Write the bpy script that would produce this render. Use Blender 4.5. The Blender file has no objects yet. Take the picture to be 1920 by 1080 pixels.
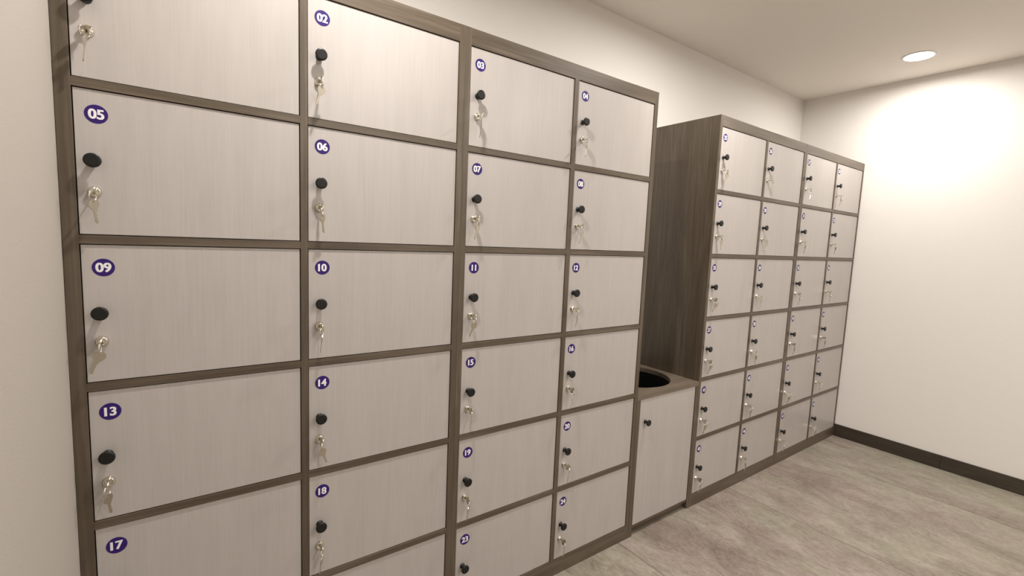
import bpy, bmesh, math, random
from mathutils import Vector, Matrix

sc = bpy.context.scene
COL = sc.collection

# ------------------------------------------------------------------ camera
YAW, PITCH, ROLL, FPX = 0.6203, -0.1015, 0.0417, 868.2
CAM = Vector((0.1699, -1.2812, 1.3247))
fw = Vector((math.sin(YAW) * math.cos(PITCH), math.cos(YAW) * math.cos(PITCH), math.sin(PITCH)))
rt = Vector((math.cos(YAW), -math.sin(YAW), 0))
up = rt.cross(fw)
r2 = rt * math.cos(ROLL) + up * math.sin(ROLL)
u2 = -rt * math.sin(ROLL) + up * math.cos(ROLL)
camd = bpy.data.cameras.new('camera')
cam = bpy.data.objects.new('camera', camd)
COL.objects.link(cam)
camd.sensor_width = 36
camd.lens = 36 * FPX / 1920
camd.clip_start = 0.01
m = Matrix.Identity(3)
m.col[0] = r2; m.col[1] = u2; m.col[2] = -fw
cam.matrix_world = Matrix.Translation(CAM) @ m.to_4x4()
sc.camera = cam

# ------------------------------------------------------------------ world, exposure
w = bpy.data.worlds.new('world')
sc.world = w
w.use_nodes = True
w.node_tree.nodes['Background'].inputs[0].default_value = (1.0, 0.93, 0.85, 1)
w.node_tree.nodes['Background'].inputs[1].default_value = 0.05
sc.view_settings.view_transform = 'Standard'
sc.view_settings.look = 'None'
sc.view_settings.exposure = 0.20
sc.view_settings.gamma = 1.0
sc.view_settings.use_curve_mapping = False

# ------------------------------------------------------------------ light of the lamps and of the added fill lamps
ZC = 2.475
LAMPS = [(0.54, -0.40), (2.10, -0.38), (3.64, -0.338), (1.30, -1.90), (2.60, -1.90), (1.30, -3.10), (2.90, -3.10)]  # row along the lockers first, then unseen lamps added behind the camera as fill
LAMP_POWER = [15.0, 15.0, 10.0, 10, 10, 15, 15]
for (lx, ly), pw in zip(LAMPS, LAMP_POWER):
    ld = bpy.data.lights.new('downlight_beam', 'AREA')
    ld.shape = 'DISK'; ld.size = 0.07
    ld.energy = pw
    ld.spread = math.radians(176)
    ld.color = (1.0, 0.955, 0.905)
    lo = bpy.data.objects.new('downlight_beam', ld)
    lo.location = (lx, ly, ZC - 0.012)
    COL.objects.link(lo)

# ------------------------------------------------------------------ measures
X_END = 4.055       # end wall
Y_BACK = 0.441      # wall behind the lockers
X_LEFT = -0.0272    # wall at the left
Y_FRONT = -3.8      # wall behind the photographer
XS = [0.0, 0.4147, 0.4358, 0.8566, 0.8993, 1.3226, 1.3459, 1.7677,
      2.2755, 2.6959, 2.7169, 3.1366, 3.1789, 3.5983, 3.6189, 4.0384]
ZS = [1.9057, 1.6135, 1.5918, 1.3023, 1.2806, 0.9905, 0.9689, 0.6814, 0.6601, 0.3719, 0.3496, 0.0675]
Z_TOP = 1.9577
SEAM1 = 0.87795
SEAM2 = 3.15775
CAB = [(-0.0265, SEAM1), (SEAM1, 1.7905), (2.2535, SEAM2), (SEAM2, 4.054)]
GAP = 0.0018

# ------------------------------------------------------------------ materials
def nodes(name):
    mt = bpy.data.materials.new(name)
    mt.use_nodes = True
    nt = mt.node_tree
    return mt, nt, nt.nodes['Principled BSDF']

def N(nt, t, **kw):
    n = nt.nodes.new(t)
    for k, v in kw.items():
        if k in n.inputs: n.inputs[k].default_value = v
        else: setattr(n, k, v)
    return n

def ramp(nt, stops, src):
    r = nt.nodes.new('ShaderNodeValToRGB')
    e = r.color_ramp.elements
    while len(e) < len(stops): e.new(0.5)
    for el, (p, c) in zip(e, stops):
        el.position = p
        el.color = (*c, 1) if len(c) == 3 else c
    nt.links.new(src, r.inputs[0])
    return r

def plain(name, c, rough=0.5, metal=0.0, spec=0.5, bump=0.0, bscale=300):
    mt, nt, b = nodes(name)
    tc = N(nt, 'ShaderNodeTexCoord')
    n = N(nt, 'ShaderNodeTexNoise', Scale=bscale, Detail=3.0)
    nt.links.new(tc.outputs['Object'], n.inputs['Vector'])
    k = 0.96
    r = ramp(nt, [(0.3, tuple(x * k for x in c)), (0.7, c)], n.outputs[0])
    nt.links.new(r.outputs[0], b.inputs['Base Color'])
    b.inputs['Roughness'].default_value = rough
    b.inputs['Metallic'].default_value = metal
    b.inputs['Specular IOR Level'].default_value = spec
    if bump:
        bp = N(nt, 'ShaderNodeBump', Strength=bump, Distance=0.001)
        nt.links.new(n.outputs[0], bp.inputs['Height'])
        nt.links.new(bp.outputs[0], b.inputs['Normal'])
    return mt

def wood(name, axis, dark, mid, light, rough, fine=140.0, broad=14.0, ratio=0.03, random_off=True, spread=1.0):
    """straight fine grain running along one axis, with broader soft figure"""
    mt, nt, b = nodes(name)
    tc = N(nt, 'ShaderNodeTexCoord')
    oi = N(nt, 'ShaderNodeObjectInfo')
    off = N(nt, 'ShaderNodeVectorMath', operation='SCALE')
    cmb = N(nt, 'ShaderNodeCombineXYZ')
    for i in range(3):
        ml = N(nt, 'ShaderNodeMath', operation='MULTIPLY')
        ml.inputs[1].default_value = (7.3, 3.1, 11.7)[i]
        nt.links.new(oi.outputs['Random'], ml.inputs[0])
        nt.links.new(ml.outputs[0], cmb.inputs[i])
    add = N(nt, 'ShaderNodeVectorMath', operation='ADD')
    nt.links.new(tc.outputs['Object'], add.inputs[0])
    nt.links.new(cmb.outputs[0], add.inputs[1])
    def layer(scale, rt_, det, dist):
        mp = N(nt, 'ShaderNodeMapping')
        s = [scale] * 3
        s[axis] = scale * rt_
        mp.inputs['Scale'].default_value = s
        nt.links.new(add.outputs[0], mp.inputs['Vector'])
        n = N(nt, 'ShaderNodeTexNoise', Scale=1.0, Detail=det, Distortion=dist)
        nt.links.new(mp.outputs[0], n.inputs['Vector'])
        return n
    a = layer(fine, ratio, 4.0, 0.3)
    c = layer(broad, ratio * 4, 3.0, 1.6)
    mx = N(nt, 'ShaderNodeMix', data_type='FLOAT')
    mx.inputs[0].default_value = 0.5
    nt.links.new(a.outputs[0], mx.inputs[2]); nt.links.new(c.outputs[0], mx.inputs[3])
    r = ramp(nt, [(0.5 - 0.16 * spread, dark), (0.5, mid), (0.5 + 0.14 * spread, light)], mx.outputs[0])
    nt.links.new(r.outputs[0], b.inputs['Base Color'])
    b.inputs['Roughness'].default_value = rough
    bp = N(nt, 'ShaderNodeBump', Strength=0.12, Distance=0.0006)
    nt.links.new(a.outputs[0], bp.inputs['Height'])
    nt.links.new(bp.outputs[0], b.inputs['Normal'])
    return mt

M = {}
M['frame_v'] = wood('brown_grey_wood_upright', 2, (0.072, 0.053, 0.035), (0.096, 0.073, 0.050), (0.130, 0.102, 0.074), 0.35)
M['frame_h'] = wood('brown_grey_wood_level', 0, (0.072, 0.053, 0.035), (0.098, 0.075, 0.052), (0.138, 0.109, 0.080), 0.35)
M['worktop'] = wood('brown_grey_worktop_lit', 0, (0.130, 0.100, 0.072), (0.165, 0.130, 0.097), (0.200, 0.162, 0.124), 0.28)  # frame wood made lighter, the sheen on the top put into its colour
M['door'] = wood('pale_ash_laminate', 2, (0.428, 0.396, 0.373), (0.450, 0.418, 0.396), (0.468, 0.436, 0.414), 0.33, fine=230, broad=13, ratio=0.03)
M['wall'] = plain('cream_paint', (0.82, 0.787, 0.748), 0.75, spec=0.25, bump=0.25, bscale=220)
M['wall_left_tone'] = plain('left_wall_darker_tone', (0.44, 0.400, 0.360), 0.75, spec=0.25, bump=0.25, bscale=220)  # left wall toned darker than the cream walls
M['ceil'] = plain('ceiling_paint', (0.88, 0.835, 0.775), 0.85, spec=0.2, bump=0.1, bscale=200)
M['black'] = plain('black_knob_plastic', (0.008, 0.0075, 0.007), 0.38, spec=0.35)
M['bin'] = plain('black_bin_plastic', (0.002, 0.002, 0.002), 0.95, spec=0.05)
M['chrome'] = plain('nickel', (0.76, 0.72, 0.64), 0.16, metal=1.0)
M['key'] = plain('key_nickel', (0.66, 0.61, 0.51), 0.28, metal=1.0)
M['slot'] = plain('dark_keyhole', (0.03, 0.025, 0.02), 0.6)
M['purple'] = plain('purple_sticker', (0.030, 0.009, 0.140), 0.40, spec=0.3)
M['white'] = plain('white_print', (0.86, 0.84, 0.86), 0.4)
M['base'] = wood('dark_skirting', 1, (0.030, 0.023, 0.016), (0.041, 0.032, 0.022), (0.055, 0.043, 0.031), 0.4)
M['trim'] = plain('white_metal_trim', (0.8, 0.78, 0.74), 0.4)

def floor_mat():
    mt, nt, b = nodes('mottled_stone_floor')
    tc = N(nt, 'ShaderNodeTexCoord')
    geo = tc.outputs['Object']
    def layer(sx, sy, det, dist, scale=1.0, rough=0.6, src=None):
        mp = N(nt, 'ShaderNodeMapping')
        mp.inputs['Scale'].default_value = (sx, sy, 1)
        nt.links.new(src or geo, mp.inputs['Vector'])
        n = N(nt, 'ShaderNodeTexNoise', Scale=scale, Detail=det, Distortion=dist, Roughness=rough)
        nt.links.new(mp.outputs[0], n.inputs['Vector'])
        return n
    # tiles: 0.9 x 1.8 m; every tile takes its own piece of the pattern
    brick = N(nt, 'ShaderNodeTexBrick', offset=0.5, squash=1.0)
    mpb = N(nt, 'ShaderNodeMapping')
    mpb.inputs['Rotation'].default_value = (0, 0, math.pi / 2)
    mpb.inputs['Location'].default_value = (3.1, -2.63, 0)
    nt.links.new(geo, mpb.inputs['Vector'])
    nt.links.new(mpb.outputs[0], brick.inputs['Vector'])
    brick.inputs['Color1'].default_value = (0, 0, 0, 1)
    brick.inputs['Color2'].default_value = (1, 1, 1, 1)
    brick.inputs['Mortar'].default_value = (0.5, 0.5, 0.5, 1)
    brick.inputs['Scale'].default_value = 1.0
    brick.inputs['Mortar Size'].default_value = 0.0028
    brick.inputs['Mortar Smooth'].default_value = 0.3
    brick.inputs['Brick Width'].default_value = 9.0
    brick.inputs['Row Height'].default_value = 0.9
    sh = N(nt, 'ShaderNodeVectorMath', operation='SCALE')
    sh.inputs['Scale'].default_value = 3.7
    nt.links.new(brick.outputs['Color'], sh.inputs[0])
    ad = N(nt, 'ShaderNodeVectorMath', operation='ADD')
    nt.links.new(geo, ad.inputs[0]); nt.links.new(sh.outputs[0], ad.inputs[1])
    src = ad.outputs[0]
    big = layer(2.6, 1.1, 9, 0.5, src=src, rough=0.62)
    mid = layer(8, 3.4, 10, 0.5, src=src, rough=0.78)
    fine = layer(90, 45, 4, 0.4, src=src, rough=0.7)
    m1 = N(nt, 'ShaderNodeMix', data_type='FLOAT'); m1.inputs[0].default_value = 0.54
    nt.links.new(big.outputs[0], m1.inputs[2]); nt.links.new(mid.outputs[0], m1.inputs[3])
    m2 = N(nt, 'ShaderNodeMix', data_type='FLOAT'); m2.inputs[0].default_value = 0.22
    nt.links.new(m1.outputs[0], m2.inputs[2]); nt.links.new(fine.outputs[0], m2.inputs[3])
    r = ramp(nt, [(0.36, (0.135, 0.110, 0.086)), (0.45, (0.222, 0.190, 0.162)), (0.52, (0.295, 0.262, 0.230)), (0.62, (0.400, 0.364, 0.330))], m2.outputs[0])
    # greenish and pinkish drifts of colour
    hue = layer(2.6, 1.3, 4, 1.0, src=src)
    rh = ramp(nt, [(0.42, (1.04, 0.985, 0.97)), (0.58, (0.96, 0.985, 0.88))], hue.outputs[0])
    mh = N(nt, 'ShaderNodeMix', data_type='RGBA', blend_type='MULTIPLY'); mh.inputs[0].default_value = 1.0
    nt.links.new(r.outputs[0], mh.inputs[6]); nt.links.new(rh.outputs[0], mh.inputs[7])
    # thin dark cracks
    crk = layer(7.0, 1.6, 6, 2.2, src=src, rough=0.55)
    ab = N(nt, 'ShaderNodeMath', operation='SUBTRACT'); ab.inputs[1].default_value = 0.5
    nt.links.new(crk.outputs[0], ab.inputs[0])
    ab2 = N(nt, 'ShaderNodeMath', operation='ABSOLUTE'); nt.links.new(ab.outputs[0], ab2.inputs[0])
    rc = ramp(nt, [(0.0, (0.72, 0.68, 0.62)), (0.014, (1, 1, 1))], ab2.outputs[0])
    mc = N(nt, 'ShaderNodeMix', data_type='RGBA', blend_type='MULTIPLY'); mc.inputs[0].default_value = 0.8
    nt.links.new(mh.outputs[2], mc.inputs[6]); nt.links.new(rc.outputs[0], mc.inputs[7])
    mj = N(nt, 'ShaderNodeMix', data_type='RGBA')
    nt.links.new(brick.outputs['Fac'], mj.inputs[0])
    nt.links.new(mc.outputs[2], mj.inputs[6]); mj.inputs[7].default_value = (0.13, 0.105, 0.08, 1)
    nt.links.new(mj.outputs[2], b.inputs['Base Color'])
    b.inputs['Roughness'].default_value = 0.55
    bp = N(nt, 'ShaderNodeBump', Strength=0.12, Distance=0.001)
    nt.links.new(m2.outputs[0], bp.inputs['Height'])
    nt.links.new(bp.outputs[0], b.inputs['Normal'])
    return mt
M['floor'] = floor_mat()

def emit_mat():
    mt, nt, b = nodes('lamp_diffuser')
    b.inputs['Base Color'].default_value = (1, 1, 1, 1)
    b.inputs['Emission Color'].default_value = (1.0, 0.93, 0.84, 1)
    b.inputs['Emission Strength'].default_value = 12.0
    return mt
M['emit'] = emit_mat()

# ------------------------------------------------------------------ mesh helpers
def box(bm, x0, x1, y0, y1, z0, z1, mi=0, bev=0.0):
    v = [bm.verts.new(p) for p in ((x0, y0, z0), (x1, y0, z0), (x1, y1, z0), (x0, y1, z0),
                                   (x0, y0, z1), (x1, y0, z1), (x1, y1, z1), (x0, y1, z1))]
    fs = [bm.faces.new([v[i] for i in q]) for q in ((0, 3, 2, 1), (4, 5, 6, 7), (0, 1, 5, 4), (1, 2, 6, 5), (2, 3, 7, 6), (3, 0, 4, 7))]
    for f in fs: f.material_index = mi
    if bev:
        es = list({e for f in fs for e in f.edges})
        bmesh.ops.bevel(bm, geom=es, offset=bev, segments=2, affect='EDGES', profile=0.6)

def lathe(bm, prof, seg=32, mi=0, axis='-y', cap=True):
    """prof: list of (radius, height); revolved, height running towards -y or +z"""
    rings = []
    for r, h in prof:
        ring = []
        for k in range(seg):
            a = 2 * math.pi * k / seg
            if axis == '-y': p = (r * math.cos(a), -h, r * math.sin(a))
            else: p = (r * math.cos(a), r * math.sin(a), h)
            ring.append(bm.verts.new(p))
        rings.append(ring)
    for a, b in zip(rings, rings[1:]):
        for k in range(seg):
            f = bm.faces.new((a[k], a[(k + 1) % seg], b[(k + 1) % seg], b[k]))
            f.material_index = mi; f.smooth = True
    if cap:
        f = bm.faces.new(rings[-1]); f.material_index = mi
        f = bm.faces.new(list(reversed(rings[0]))); f.material_index = mi
    return rings

def torus(bm, R, r, centre=(0, 0, 0), rot=None, seg=28, ms=8, mi=0):
    rot = rot or Matrix.Identity(3)
    vs = []
    for i in range(seg):
        a = 2 * math.pi * i / seg
        row = []
        for j in range(ms):
            t = 2 * math.pi * j / ms
            p = Vector(((R + r * math.cos(t)) * math.cos(a), r * math.sin(t), (R + r * math.cos(t)) * math.sin(a)))
            row.append(bm.verts.new(rot @ p + Vector(centre)))
        vs.append(row)
    for i in range(seg):
        for j in range(ms):
            f = bm.faces.new((vs[i][j], vs[(i + 1) % seg][j], vs[(i + 1) % seg][(j + 1) % ms], vs[i][(j + 1) % ms]))
            f.smooth = True; f.material_index = mi

def mesh(name, bm, mats):
    bmesh.ops.recalc_face_normals(bm, faces=bm.faces[:])
    me = bpy.data.meshes.new(name)
    bm.to_mesh(me); bm.free()
    for mt in (mats if isinstance(mats, (list, tuple)) else [mats]): me.materials.append(mt)
    return me

def link(name, me, parent=None, loc=(0, 0, 0)):
    o = bpy.data.objects.new(name, me)
    COL.objects.link(o)
    o.location = loc
    if parent: o.parent = parent
    return o

def obj(name, bm, mats, parent=None, loc=(0, 0, 0)):
    return link(name, mesh(name, bm, mats), parent, loc)

def struct(name, bm, mats):
    o = obj(name, bm, mats)
    o['kind'] = 'structure'
    return o

def thing(name, label, cat, loc, group=None):
    o = link(name, None, None, loc)
    o.empty_display_size = 0.05
    o['label'] = label; o['category'] = cat
    if group: o['group'] = group
    return o

# ------------------------------------------------------------------ room shell
T = 0.1
bm = bmesh.new(); box(bm, X_LEFT - T, X_END + T, Y_FRONT - T, Y_BACK + T, -0.1, 0.0); struct('floor', bm, M['floor'])
bm = bmesh.new(); box(bm, X_LEFT - T, X_END + T, Y_FRONT - T, Y_BACK + T, ZC, ZC + 0.1)
ceiling = struct('ceiling', bm, M['ceil'])
bm = bmesh.new(); box(bm, X_LEFT - T, X_LEFT, Y_FRONT, Y_BACK, 0, ZC); struct('wall_left', bm, M['wall_left_tone'])
bm = bmesh.new(); box(bm, X_END, X_END + T, Y_FRONT, Y_BACK, 0, ZC); struct('wall_right', bm, M['wall'])
bm = bmesh.new(); box(bm, X_LEFT - T, X_END + T, Y_BACK, Y_BACK + T, 0, ZC); struct('wall_back', bm, M['wall'])
bm = bmesh.new(); box(bm, X_LEFT - T, X_END + T, Y_FRONT - T, Y_FRONT, 0, ZC); struct('wall_front', bm, M['wall'])
bm = bmesh.new()
box(bm, X_END - 0.011, X_END, -0.590, -0.0005, 0, 0.088, bev=0.001)
box(bm, X_END - 0.011, X_END, -2.38, -0.5912, 0, 0.088, bev=0.001)
struct('baseboard_right', bm, M['base'])

# ------------------------------------------------------------------ hardware meshes (shared)
bm = bmesh.new()
lathe(bm, [(0.0095, 0.0), (0.0090, 0.0010), (0.0068, 0.0022), (0.0062, 0.0150), (0.0080, 0.0170), (0.0134, 0.0182),
           (0.0142, 0.0192), (0.0142, 0.0230), (0.0134, 0.0242), (0.0105, 0.0246)], 36)
KNOB = mesh('knob', bm, M['black'])
bm = bmesh.new()
lathe(bm, [(0.0115, 0.0), (0.0115, 0.0012), (0.0105, 0.0028), (0.0098, 0.0072), (0.0092, 0.0082), (0.0068, 0.0086), (0.0064, 0.0078)], 36)
box(bm, -0.0013, 0.0013, -0.00815, -0.0070, -0.0048, 0.0048, mi=1)
LOCK = mesh('lock', bm, [M['chrome'], M['slot']])

def key_mesh(full=True):
    """a flat key standing in the xz plane, hole near the origin, blade running to -z"""
    bm = bmesh.new()
    t = 0.0009
    # head outline (angular bow with cut corners) with a round hole
    outer = [(-0.0052, 0.0040), (0.0052, 0.0040), (0.0104, -0.0012), (0.0108, -0.0060), (0.0085, -0.0120), (0.0050, -0.0160),
             (-0.0050, -0.0160), (-0.0085, -0.0120), (-0.0108, -0.0060), (-0.0104, -0.0012)]
    n = 20
    hole = [(0.0022 * math.cos(2 * math.pi * k / n + math.pi / 2), 0.0022 * math.sin(2 * math.pi * k / n + math.pi / 2)) for k in range(n)]
    # resample the outline by angle about the hole
    def hit(a):
        d = Vector((math.cos(a), math.sin(a)))
        best = None
        for p, q in zip(outer, outer[1:] + outer[:1]):
            p = Vector(p); q = Vector(q); e = q - p
            den = d.x * e.y - d.y * e.x
            if abs(den) < 1e-12: continue
            s = (p.x * e.y - p.y * e.x) / den
            u = (p.x * d.y - p.y * d.x) / den
            if s > 0 and -1e-6 <= u <= 1 + 1e-6 and (best is None or s < best): best = s
        return (d.x * best, d.y * best)
    angs = [2 * math.pi * k / n + math.pi / 2 for k in range(n)]
    outs = [hit(a) for a in angs]
    for y, fl in ((-t, False), (t, True)):
        A = [bm.verts.new((x, y, z)) for x, z in hole]
        B = [bm.verts.new((x, y, z)) for x, z in outs]
        for k in range(n):
            q = (A[k], A[(k + 1) % n], B[(k + 1) % n], B[k])
            bm.faces.new(q if fl else tuple(reversed(q)))
        if not fl: A0, B0 = A, B
        else: A1, B1 = A, B
    for k in range(n):
        bm.faces.new((A0[k], A1[k], A1[(k + 1) % n], A0[(k + 1) % n]))
        bm.faces.new((B0[k], B0[(k + 1) % n], B1[(k + 1) % n], B1[k]))
    L = 0.0285 if full else 0.0095
    # shoulder and blade with teeth
    box(bm, -0.0046, 0.0046, -t * 0.95, t * 0.95, -0.0185, -0.0150)
    prof = [(-0.0033, -0.018), (0.0033, -0.018), (0.0033, -0.0215)]
    z = -0.0215
    if full:
        for k, dx in enumerate((0.0016, 0.0028, 0.0012, 0.0024, 0.0018, 0.0030)):
            z -= 0.0034
            prof.append((dx, z + 0.0012)); prof.append((dx, z)) 
        prof.append((0.0008, z - 0.0030)); prof.append((-0.0020, z - 0.0012))
        prof.append((-0.0033, z + 0.002))
    else:
        prof += [(0.0033, -0.0275), (-0.0033, -0.0275)]
    f0 = [bm.verts.new((x, -t * 0.9, zz)) for x, zz in prof]
    f1 = [bm.verts.new((x, t * 0.9, zz)) for x, zz in prof]
    bm.faces.new(f0); bm.faces.new(list(reversed(f1)))
    for k in range(len(prof)):
        j = (k + 1) % len(prof)
        bm.faces.new((f0[k], f0[j], f1[j], f1[k]))
    return mesh('key', bm, M['key'])
KEY = key_mesh(True)
KEY_IN = key_mesh(False)
bm = bmesh.new()
torus(bm, 0.0105, 0.0007)
torus(bm, 0.0105, 0.0007, centre=(0, 0.0012, 0))
RING = mesh('key_ring', bm, M['chrome'])

# number stickers: purple disc with heavy white figures
fcu = bpy.data.curves.new('numerals', 'FONT')
fcu.size = 0.0265
fcu.align_x = 'CENTER'; fcu.align_y = 'CENTER'
fcu.offset = 0.00058
fcu.space_character = 1.0
fob = bpy.data.objects.new('numerals', fcu)
COL.objects.link(fob)
def sticker_mesh(txt):
    fcu.body = txt
    bpy.context.view_layer.update()
    dg = bpy.context.evaluated_depsgraph_get()
    tm = bpy.data.meshes.new_from_object(fob.evaluated_get(dg))
    vs = [v.co.copy() for v in tm.vertices]
    cx = (min(v.x for v in vs) + max(v.x for v in vs)) / 2
    cy = (min(v.y for v in vs) + max(v.y for v in vs)) / 2
    bm = bmesh.new()
    lathe(bm, [(0.0185, 0.0), (0.0185, 0.0003)], 40)
    for k, dx in enumerate((-0.0006, -0.0002, 0.0002, 0.0006)):          # heavy upright strokes
        nv = [bm.verts.new(((v.x - cx) * 0.95 + dx, -0.00045 - k * 0.00012, (v.y - cy))) for v in vs]
        for p in tm.polygons:
            try:
                f = bm.faces.new([nv[i] for i in p.vertices]); f.material_index = 1
            except ValueError: pass
    bpy.data.meshes.remove(tm)
    me = bpy.data.meshes.new('number_sticker')
    bm.to_mesh(me); bm.free()
    me.materials.append(M['purple']); me.materials.append(M['white'])
    return me

# ------------------------------------------------------------------ locker cabinets
RECESS = 0.0032
DOOR_T = 0.018
def door_number(ci, j, r):
    base = 1 if ci < 2 else 25
    return base + r * 4 + (ci % 2) * 2 + j

cab_labels = [
    'brown-grey locker cabinet against the left wall, nearest of all, door 02 on top',
    'brown-grey locker cabinet with doors 03 and 04, directly left of the low bin cabinet',
    'brown-grey locker cabinet right of the low bin cabinet, its tall dark side showing',
    'brown-grey framed locker cabinet in the far right corner, touching the end wall',
]
cabs = []
lock_pos = {}
LOCK_DX, LOCK_DZ = 0.0265, 0.203
for ci, (cx0, cx1) in enumerate(CAB):
    t = thing('locker_cabinet', cab_labels[ci], 'locker cabinet', (cx0, 0, 0), 'locker cabinets along the wall')
    cabs.append(t)
    xa = XS[ci * 4:ci * 4 + 4]
    yb = Y_BACK - 0.001
    sL = (0.0, xa[0] - GAP - cx0)
    sR = (xa[3] + GAP - cx0, cx1 - cx0 - 0.0004)
    dv = (xa[1] + GAP - cx0, xa[2] - GAP - cx0)
    for a, b_ in (sL, sR):
        bm = bmesh.new(); box(bm, a, b_, 0, yb, 0, Z_TOP, bev=0.0006); obj('side_panel', bm, M['frame_v'], t)
    ztr = ZS[0] + GAP
    bm = bmesh.new(); box(bm, sL[1], sR[0], 0.0002, yb, ztr, Z_TOP - 0.0002, bev=0.0005); obj('top_panel', bm, M['frame_h'], t)
    bm = bmesh.new(); box(bm, dv[0], dv[1], 0, yb, ZS[11] - GAP, ztr, bev=0.0005); obj('divider', bm, M['frame_v'], t)
    bm = bmesh.new(); box(bm, sL[1], sR[0], 0.0002, yb - 0.02, 0, ZS[11] - GAP, bev=0.0005); obj('plinth', bm, M['frame_h'], t)
    bm = bmesh.new(); box(bm, sL[1], sR[0], yb - 0.012, yb - 0.002, ZS[11], ztr); obj('back_panel', bm, M['frame_v'], t)
    for j in range(2):
        a, b_ = (sL[1], dv[0]) if j == 0 else (dv[1], sR[0])
        for r in range(5):
            bm = bmesh.new(); box(bm, a, b_, 0.0002, yb - 0.012, ZS[2 * r + 2] + GAP, ZS[2 * r + 1] - GAP, bev=0.0005)
            obj('shelf', bm, M['frame_h'], t)
        for r in range(6):
            num = door_number(ci, j, r)
            x0, x1 = xa[2 * j], xa[2 * j + 1]
            z1, z0 = ZS[2 * r], ZS[2 * r + 1]
            bm = bmesh.new(); box(bm, 0, x1 - x0, 0, DOOR_T, z0 - z1, 0, bev=0.0007)
            d = obj('door', bm, M['door'], t, (x0 - cx0, RECESS, z1))
            d['label'] = 'pale wood-grain door with number %02d sticker' % num
            link('number_sticker', sticker_mesh('%02d' % num), d, (0.034, 0.0, -0.047))
            link('knob', KNOB, d, (0.0270, 0.0, -0.1415))
            link('lock', LOCK, d, (LOCK_DX, 0.0, -LOCK_DZ))
            lock_pos[num] = (x0 + LOCK_DX, RECESS, z1 - LOCK_DZ)
bpy.data.objects.remove(fob)

# ------------------------------------------------------------------ waste bin cabinet
bx0, bx1 = CAB[1][1] + 0.0003, CAB[2][0] - 0.0005
ZT0, ZT1 = 0.6445, 0.6655
t = thing('waste_bin_cabinet', 'low cabinet with a round black waste opening in its top, between the two locker blocks', 'cabinet', (bx0, 0, 0))
W = bx1 - bx0
d0, d1 = 1.8165 - bx0, 2.2325 - bx0
yb = Y_BACK - 0.001
for a, b_ in ((0, d0 - GAP), (d1 + GAP, W)):
    bm = bmesh.new(); box(bm, a, b_, 0, yb, 0, ZT0 - 0.0003, bev=0.0005); obj('side_panel', bm, M['frame_v'], t)
bm = bmesh.new(); box(bm, d0 - GAP, d1 + GAP, 0.022, 0.04, 0, 0.0500); obj('toe_kick', bm, M['frame_h'], t)
bm = bmesh.new(); box(bm, d0 - GAP, d1 + GAP, 0.003, yb, 0.0385, 0.0500, bev=0.0004); obj('bottom_panel', bm, M['frame_h'], t)
# top with a round hole
hx, hy, hr = 2.020 - bx0, 0.236, 0.194
bm = bmesh.new()
seg = 64
def rect_hit(a):
    dx, dy = math.cos(a), math.sin(a)
    s = 1e9
    if dx > 1e-9: s = min(s, (W - hx) / dx)
    if dx < -1e-9: s = min(s, -hx / dx)
    if dy > 1e-9: s = min(s, (yb - hy) / dy)
    if dy < -1e-9: s = min(s, -hy / dy)
    return hx + s * dx, hy + s * dy
angs = sorted([2 * math.pi * k / seg for k in range(seg)] + [math.atan2(y - hy, x - hx) % (2 * math.pi) for x in (0, W) for y in (0, yb)])
rows = []
for z in (ZT0, ZT1):
    rows.append(([bm.verts.new((hx + hr * math.cos(a), hy + hr * math.sin(a), z)) for a in angs],
                 [bm.verts.new((*rect_hit(a), z)) for a in angs]))
n = len(angs)
for k in range(n):
    j = (k + 1) % n
    (i0, o0), (i1, o1) = rows
    bm.faces.new((i1[k], o1[k], o1[j], i1[j])); bm.faces.new((i0[k], i0[j], o0[j], o0[k]))
    bm.faces.new((o0[k], o0[j], o1[j], o1[k])); bm.faces.new((i0[k], i1[k], i1[j], i0[j]))
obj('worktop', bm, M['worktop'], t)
bm = bmesh.new(); box(bm, 0, d1 - d0, 0, DOOR_T, 0.0510 - ZT0 + GAP, 0, bev=0.0007)
bd = obj('door', bm, M['door'], t, (d0, RECESS, ZT0 - GAP))
link('knob', KNOB, bd, (0.041, 0, 0.5385 - ZT0))
# the open-topped bin under the hole
bm = bmesh.new()
lathe(bm, [(0.150, 0.052), (0.1925, 0.6440), (0.1895, 0.6440), (0.147, 0.056)], 48, axis='z', cap=False)
lathe(bm, [(0.150, 0.052), (0.149, 0.056)], 48, axis='z', cap=True)
bn = obj('waste_bin', bm, M['bin'], None, (bx0 + hx, hy, 0))
bn['label'] = 'black round waste bin seen through the hole in the low cabinet top'
bn['category'] = 'bin'

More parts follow.
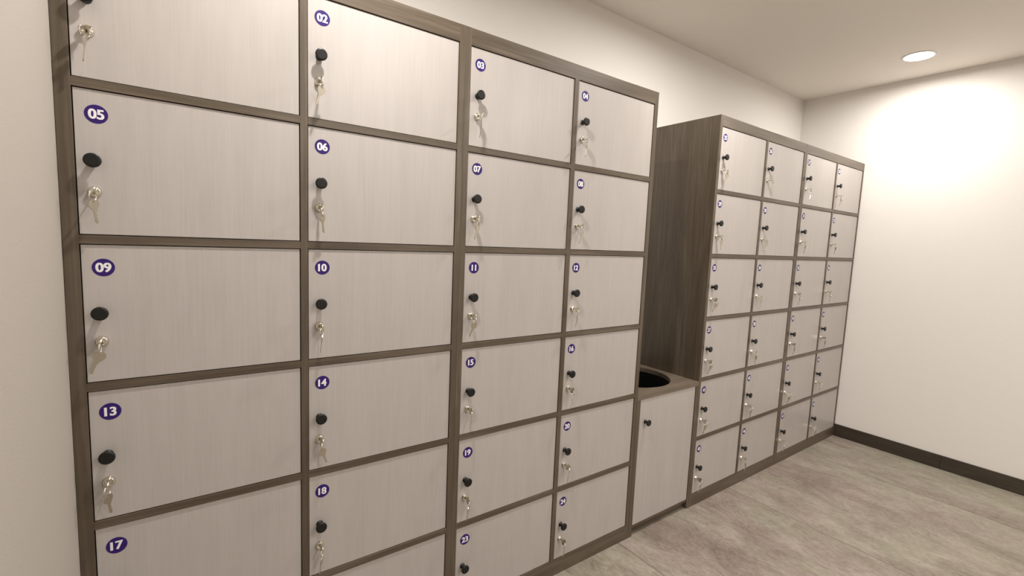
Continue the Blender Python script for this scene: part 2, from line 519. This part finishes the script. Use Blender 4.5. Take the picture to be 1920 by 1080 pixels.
# ------------------------------------------------------------------ keys hanging in the locks
# number: (turn of the key in the lock, yaw of the hanging key, its tilt, look)
KEYS = {
    1: (70, 85, 2), 2: (10, 20, -18), 3: (30, 62, 12), 4: (60, 35, -6), 5: (25, 48, 14), 6: (15, 40, 16), 7: (20, 25, -16), 8: (50, 20, -12),
    9: (15, 8, -22), 10: (5, 78, 4), 11: (15, 12, -24), 12: (40, 55, 8), 13: (12, 50, 14), 14: (18, 22, 22), 15: (15, 62, -12), 16: (25, 45, -12),
    18: (8, 60, -12), 19: (12, 45, -8), 20: (40, 40, 6), 24: (35, 50, 10),
    25: (75, -20, -18), 26: (75, 15, 4), 27: (70, 20, -12), 28: (70, 40, 10), 29: (60, -10, 4), 30: (70, -25, -24), 31: (70, 45, 12), 32: (70, 45, 12),
    33: (30, -20, -24), 34: (40, 10, -6), 35: (50, 35, 8), 36: (55, 35, 4), 37: (35, -15, -20), 38: (45, 62, 6), 39: (50, 45, 10), 40: (50, 40, 8),
    41: (35, -5, -16), 42: (30, 0, 4), 43: (40, -15, -20), 44: (40, 30, 0), 45: (30, 10, -8), 46: (35, 50, 2), 47: (35, 15, -8), 48: (35, 5, -4),
}
LOOK = {
    1: 'tip straight down, seen edge-on', 2: 'pale blade slanting left', 3: 'narrow blade slanting right', 4: 'short bright blade', 5: 'blade slanting right',
    6: 'pale blade slanting right', 7: 'blade slanting left', 8: 'pale wide blade', 9: 'broad dark bow slanting left', 10: 'seen edge-on',
    11: 'broad dark bow slanting left', 12: 'seen half edge-on', 13: 'tip slanting right', 14: 'wide bow slanting right', 15: 'narrow, tip slanting left',
    16: 'tip slanting left', 18: 'narrow, tip slanting left', 19: 'tip slanting left', 20: 'bright and half edge-on', 24: 'half edge-on',
}
ROWN = ['top row', 'second row', 'third row', 'fourth row', 'fifth row', 'bottom row']
COLN = ['first column right of bin cabinet', 'second column right of bin cabinet', 'second column from end wall', 'last column beside end wall']
proto = None
for num, (turn, yaw, tilt) in KEYS.items():
    if num <= 24:
        lab = 'two keys hanging in lock of door %02d, %s' % (num, LOOK[num])
    else:
        k = num - 25
        lab = 'two keys in lock %d: %s, %s' % (num, ROWN[k // 4], COLN[k % 4])
    x, y, z = lock_pos[num]
    t = thing('key_set', lab, 'keys', (x, y - 0.0085, z), 'key sets hanging in the locker locks')
    # key in the lock: hole end pointing out at the viewer, blade into the lock
    kin = link('key', KEY_IN, t)
    a = math.radians(turn)
    # local -z (blade) -> +y ; local x (width) -> turned about y
    wx = Vector((math.sin(a), 0, math.cos(a)))
    mz = Vector((0, -1, 0))
    my = mz.cross(wx)
    R3 = Matrix((wx, my, mz)).transposed()
    hole_y = -0.0225
    kin.matrix_local = Matrix.Translation((0, hole_y, 0)) @ R3.to_4x4()
    # ring through the hole, hanging down
    ry = math.radians(90 - yaw * 0.5 if turn < 45 else 25 + 0.3 * yaw)
    rg = link('key_ring', RING, t)
    rg.matrix_local = Matrix.Translation((0, hole_y, -0.0095)) @ Matrix.Rotation(ry, 4, 'Z')
    kh = link('key', KEY, t)
    kh.matrix_local = (Matrix.Translation((0, hole_y - 0.0005, -0.0212)) @ Matrix.Rotation(math.radians(yaw), 4, 'Z')
                       @ Matrix.Rotation(math.radians(-tilt), 4, 'Y') @ Matrix.Rotation(math.radians(6), 4, 'X'))

# ------------------------------------------------------------------ ceiling downlights, with the added fill lamps behind the camera
LL = ['round recessed ceiling downlight above the first locker columns at the left', 'round recessed ceiling downlight above the waste bin cabinet',
      'round glowing recessed ceiling downlight near the end wall', 'unseen ceiling downlight added as fill behind the camera on the left',
      'unseen ceiling downlight added as fill behind the camera in the middle', 'unseen ceiling downlight added as fill far behind the camera on the left',
      'unseen ceiling downlight added as fill far behind the camera on the right']
for (lx, ly), lab in zip(LAMPS, LL):
    t = thing('ceiling_downlight', lab, 'ceiling light', (lx, ly, ZC), 'ceiling downlights')
    bm = bmesh.new()
    lathe(bm, [(0.064, -0.0005), (0.064, -0.003), (0.072, -0.006), (0.082, -0.004), (0.084, -0.0002)], 48, axis='z', cap=False)
    obj('trim_ring', bm, M['trim'], t)
    bm = bmesh.new(); lathe(bm, [(0.0665, -0.0002), (0.0665, -0.0045)], 48, axis='z')
    obj('diffuser', bm, M['emit'], t)
